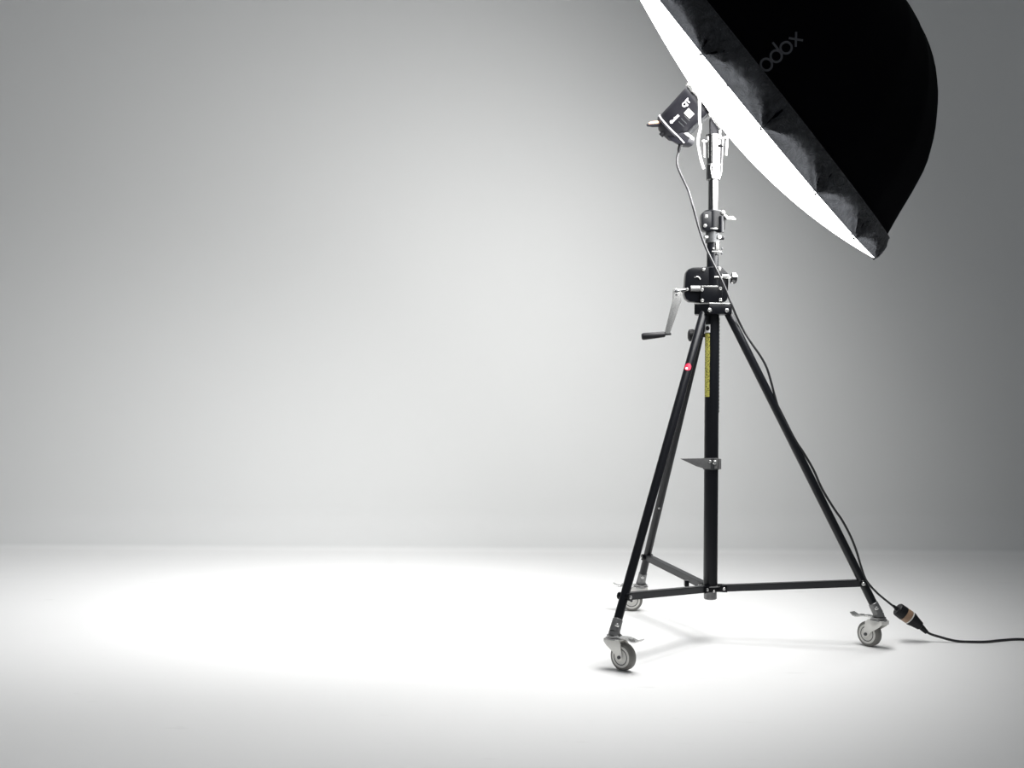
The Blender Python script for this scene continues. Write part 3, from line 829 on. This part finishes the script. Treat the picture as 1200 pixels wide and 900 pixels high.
# ================================================================ studio flash
ZB = -0.303                        # distance of the rear trim strip behind the rim centre
TF = math.radians(5.0)                # the head is tipped up a little more than the umbrella
AF = AX * math.cos(TF) + E2 * math.sin(TF)
EF = E2 * math.cos(TF) - AX * math.sin(TF)
fl0 = W(786.8, 149.6, (UC + AX * ZB).y)
flash = thing('studio_flash', 'black studio flash head clamped on the stand, aimed into the umbrella', 'flash', fl0)
def F(z, x=0.0, y=0.0): return fl0 + AF * z + EF * x + E1 * y      # along the axis, up, towards the lens
def build_flash():
    bm = bmesh.new()
    lathe(bm, fl0, AF, [(0.0, 0.066), (0.004, 0.0685), (0.06, 0.070), (0.135, 0.074), (0.150, 0.075), (0.156, 0.072), (0.158, 0.0)], 40)
    body = obj('body', bm, 'strobe', flash)
    bm = bmesh.new()
    lathe(bm, F(0.155), AF, [(0, 0.060), (0, 0.071), (0.006, 0.080), (0.018, 0.080), (0.022, 0.074), (0.022, 0.060)], 40)
    for k in range(10):
        a = 2 * PI * k / 10
        c = F(0.166) + (EF * math.cos(a) + E1 * math.sin(a)) * 0.081
        box(bm, c, AF, (EF * math.cos(a) + E1 * math.sin(a)), (E1 * math.cos(a) - EF * math.sin(a)), 0.008, 0.006, 0.010, 0.002)
    ring = obj('mount_ring', bm, 'zinc', flash)
    # rear cap with fairing
    bm = bmesh.new()
    prof = [(0.0, 0.069), (-0.010, 0.071), (-0.026, 0.055), (-0.043, 0.032), (-0.045, 0.0)]
    u = [(-z, r) for z, r in prof]
    lathe(bm, fl0, -AF, u, 40)
    prism(bm, [F(z, x, -0.042) for z, x in ((0.0, 0.0), (-0.030, 0.0), (-0.034, -0.050), (-0.022, -0.082), (-0.006, -0.100), (0.010, -0.106), (0.030, -0.100), (0.022, -0.060), (0.004, -0.052))], E1 * 0.084, 0.004)
    cap = obj('rear_cap', bm, 'strobe_dark', flash)
    # trim strip
    bm = bmesh.new(); lathe(bm, F(-0.003), AF, [(0, 0.066), (0, 0.0722), (0.0038, 0.0722), (0.0038, 0.066)], 40)
    box(bm, F(-0.001, -0.074, 0.043), AF, EF, E1, 0.002, 0.026, 0.003, 0.0008)
    obj('trim_strip', bm, 'white', cap)
    bm = bmesh.new(); prism(bm, [F(z, x, -0.012) for z, x in ((0.024, -0.070), (0.036, -0.078), (0.038, -0.100), (0.028, -0.101))], E1 * 0.06, 0.002); obj('foot_end', bm, 'white', cap)
    # dark power knob, tan grip
    bm = bmesh.new(); c = F(-0.034, -0.004, 0.035); cyl(bm, c + AF * 0.012, c - AF * 0.017, 0.010, seg=14); obj('rear_knob', bm, 'rubber', cap)
    ys = fl0.y - 0.02
    bm = bmesh.new(); a, b = W(775, 145.6, ys), W(757.4, 146.6, ys); L = (b - a).length
    lathe(bm, a, b - a, [(0, 0.0115), (L * 0.6, 0.010), (L * 0.95, 0.0055), (L, 0.0)], 16); gp = obj('rear_grip', bm, 'strobe_dark', flash)
    bm = bmesh.new(); a, b = W(774, 143.8, ys - 0.003), W(759.5, 144.8, ys - 0.003); L = (b - a).length
    lathe(bm, a, b - a, [(0, 0.0085), (L * 0.6, 0.008), (L * 0.95, 0.005), (L, 0.0)], 16); obj('grip_inlay', bm, 'copper', gp)
    # print on the side, wrapped round the body
    def wrapq(bm, z0, z1, x0, x1, rr=0.0714, skew=0.0):
        """rectangle from z0..z1 and x0..x1 (up), laid on the lens side of the barrel"""
        n = 6; rows = []
        for i in range(n + 1):
            x = x0 + (x1 - x0) * i / n
            rows.append([])
            for z in (z0, z1):
                R = rr + (0.0045 * max(0, z - 0.03) / 0.11)
                y = math.sqrt(max(1e-6, R * R - x * x))
                rows[-1] += [bm.verts.new(F(z, x, y)), bm.verts.new(F(z, x, y) - E1 * 0.003)]
        for A, B in zip(rows, rows[1:]):
            bm.faces.new((A[0], A[2], B[2], B[0])); bm.faces.new((A[0], B[0], B[1], A[1])); bm.faces.new((A[2], A[3], B[3], B[2]))
        bmesh.ops.recalc_face_normals(bm, faces=bm.faces[:])
    def lettering(name, text, z0, x0, size, depth=0.001, bold=0.0):
        cu = bpy.data.curves.new('t', 'FONT'); cu.body = text; cu.size = size; cu.extrude = depth; cu.offset = bold
        to = bpy.data.objects.new('t', cu); COL.objects.link(to)
        dg = bpy.context.evaluated_depsgraph_get(); me = bpy.data.meshes.new_from_object(to.evaluated_get(dg))
        bpy.data.objects.remove(to)
        bm = bmesh.new(); bm.from_mesh(me); bpy.data.meshes.remove(me)
        for v in bm.verts:
            z = z0 + v.co.x; x = x0 + v.co.y; R = 0.0712 + 0.0045 * max(0, z - 0.03) / 0.11
            v.co = F(z, x, math.sqrt(R * R - x * x) + v.co.z)
        return obj(name, bm, 'white', body)
    lettering('name_print', 'Godox', 0.014, -0.0125, 0.0155, 0.0012, 0.0006)
    lettering('model_print', 'QT', 0.094, -0.004, 0.026, 0.0012, 0.0008)
    bm = bmesh.new(); wrapq(bm, 0.080, 0.106, -0.047, -0.018); obj('side_sticker', bm, 'hub', body)
    for i in range(3):
        bm = bmesh.new(); z = 0.040 + i * 0.016; wrapq(bm, z, z + 0.003, -0.052, -0.026); obj('vent_slot', bm, 'dark_metal', body)
    # underside rail
    bm = bmesh.new(); box(bm, F(0.085, -0.070, 0.0), AF, E1, EF, 0.070, 0.018, 0.005, 0.001); obj('rail', bm, 'dark_metal', flash)
    # tilt bracket on the spigot
    z0, z1 = zc(160), zc(138)
    bm = bmesh.new()
    prism(bm, [W(832.6, 158.4, SY - 0.018), W(842.4, 158.4, SY - 0.018), W(843, 137, SY - 0.018), W(839, 132, SY - 0.018), W(834, 134, SY - 0.018), W(832.4, 140, SY - 0.018)], V(0, 0.036, 0), 0.003)
    tb = obj('tilt_bracket', bm, 'strobe', flash)
    bm = bmesh.new()
    yl = SY - 0.034
    tube(bm, [W(834.4, 133.2, yl), W(838.5, 140, yl), W(843, 148, yl), W(845.4, 151.5, yl)], [0.0125, 0.0115, 0.0085, 0.0055], 14, 1.0)
    lv = obj('tilt_lever', bm, 'zinc', flash)
    bm = bmesh.new(); lathe(bm, W(834.2, 133.4, yl - 0.006), V(0, -1, 0), [(-0.012, 0.0155), (0.002, 0.0155), (0.006, 0.012), (0.007, 0.0)], 18); obj('lever_hub', bm, 'zinc', lv)
    bm = bmesh.new(); lathe(bm, W(833.9, 133.2, yl - 0.012), V(0, -1, 0), [(0, 0.0045), (0.002, 0.0045), (0.002, 0.0)], 12); obj('lever_screw', bm, 'dark_metal', lv)
    bm = bmesh.new(); cyl(bm, W(834.2, 133.4, SY - 0.03), W(834.2, 133.4, SY + 0.035), 0.009, seg=14); cyl(bm, W(843.6, 134, SY - 0.028), W(843.4, 157, SY - 0.028), 0.005, seg=12); obj('pivot', bm, 'zinc', tb)
build_flash()

# ================================================================ cables
def leg_at(y):
    return on_leg('right', 0, y)[0]
yq = SY - 0.085
plug_ground = G(1066, 752)
yplug = plug_ground.y
def cables():
    ys = fl0.y - 0.03
    cb = thing('power_cable', 'thin black power cable running from the flash down the stand leg', 'cable', G(1052, 752))
    pts = [W(797, 171, ys), W(795.6, 177, ys), W(793.4, 185, ys), W(793.8, 194, ys - 0.01), W(798.5, 206, ys - 0.02), W(806, 222, ys - 0.03), W(811, 238, yq), W(815.4, 254, yq), W(820.5, 272, yq), W(827, 290, yq), W(836, 309, yq), W(845, 327, yq), W(852.5, 344, yq), W(859, 361, yq + 0.0)]
    for px, py in ((868, 381), (880, 401), (891, 417), (898.5, 431), (903.5, 447), (908, 464), (913, 480), (922, 498), (934, 519), (942, 531), (953, 550), (961, 568), (968, 581), (978, 597), (987, 610), (997, 629), (1004, 647), (1009, 664), (1015, 680), (1027, 694), (1040, 705)):
        f = (py - 361) / (705 - 361)
        yd = leg_at(py).y - 0.012 if py < 640 else leg_at(640).y - 0.012 + (yplug - leg_at(640).y + 0.012) * (py - 640) / 65
        pts.append(W(px, py, yd))
    pts.append(W(1051, 713.5, yplug))
    quick('sheath', 'cable', cb, tube, bez(pts, 6), 0.0046, 10, sharp=80)
    a, b = W(797.5, 169, ys), W(795.2, 179, ys); L = (b - a).length
    quick('strain_relief', 'rubber', cb, lathe, a, b - a, [(0, 0.009), (L * 0.6, 0.008), (L, 0.0045), (L, 0.0)], 14)
    a, b = W(1046.5, 709.6, yplug), W(1052.5, 714.6, yplug); L = (b - a).length
    quick('strain_relief', 'rubber', cb, lathe, a, b - a, [(0, 0.005), (L * 0.5, 0.0075), (L, 0.0105), (L, 0.0)], 14)
    a, b = W(1051.4, 713.4, yplug), W(1059.4, 719.2, yplug); L = (b - a).length
    quick('plug', 'rubber', cb, lathe, a, b - a, [(0, 0.024), (0.004, 0.0275), (L * 0.75, 0.0285), (L, 0.0285), (L, 0.0)], 24)
    a, b = W(1059.0, 718.9, yplug), W(1065.6, 723.4, yplug); L = (b - a).length
    pb = quick('plug_band', 'tan', cb, lathe, a, b - a, [(0, 0.0275), (0.001, 0.0280), (L - 0.001, 0.0280), (L, 0.0275), (L, 0.0)], 24); pb['label'] = 'tan band around the plug'
    ec = thing('extension_cord', 'black extension cord with tapered socket trailing off across the white floor', 'cord', G(1100, 750))
    a, b = W(1065.4, 723.3, yplug), W(1079, 734, yplug); L = (b - a).length
    quick('socket_rim', 'hub', ec, lathe, a - (b - a).normalized() * 0.0005, b - a, [(0, 0.0265), (0.001, 0.0285), (0.005, 0.0285), (0.006, 0.0265)], 24)
    quick('socket', 'rubber', ec, lathe, a, b - a, [(0.005, 0.0), (0.005, 0.028), (0.010, 0.029), (L * 0.45, 0.024), (L * 0.95, 0.0175), (L, 0.013), (L, 0.0)], 24)
    a2, b2 = W(1078.4, 733.6, yplug), W(1086, 741, yplug); L = (b2 - a2).length
    quick('strain_relief', 'rubber', ec, lathe, a2, b2 - a2, [(0, 0.0125), (L * 0.5, 0.011), (L, 0.0085), (L, 0.0)], 16)
    r = 0.0052
    pts = [W(1085, 740, yplug), W(1091, 743.2, yplug - 0.002), W(1100, 746.0, yplug), G(1112, 749.4, 0.012), G(1124, 751.6, r), G(1140, 752.2, r), G(1156, 752.0, r), G(1172, 750.4, r), G(1188, 749.2, r), G(1202, 749.4, r), G(1240, 752, r), G(1300, 760, r), G(1400, 762, r)]
    quick('sheath', 'cable', ec, tube, bez(pts, 6), r, 10, sharp=80)
cables()
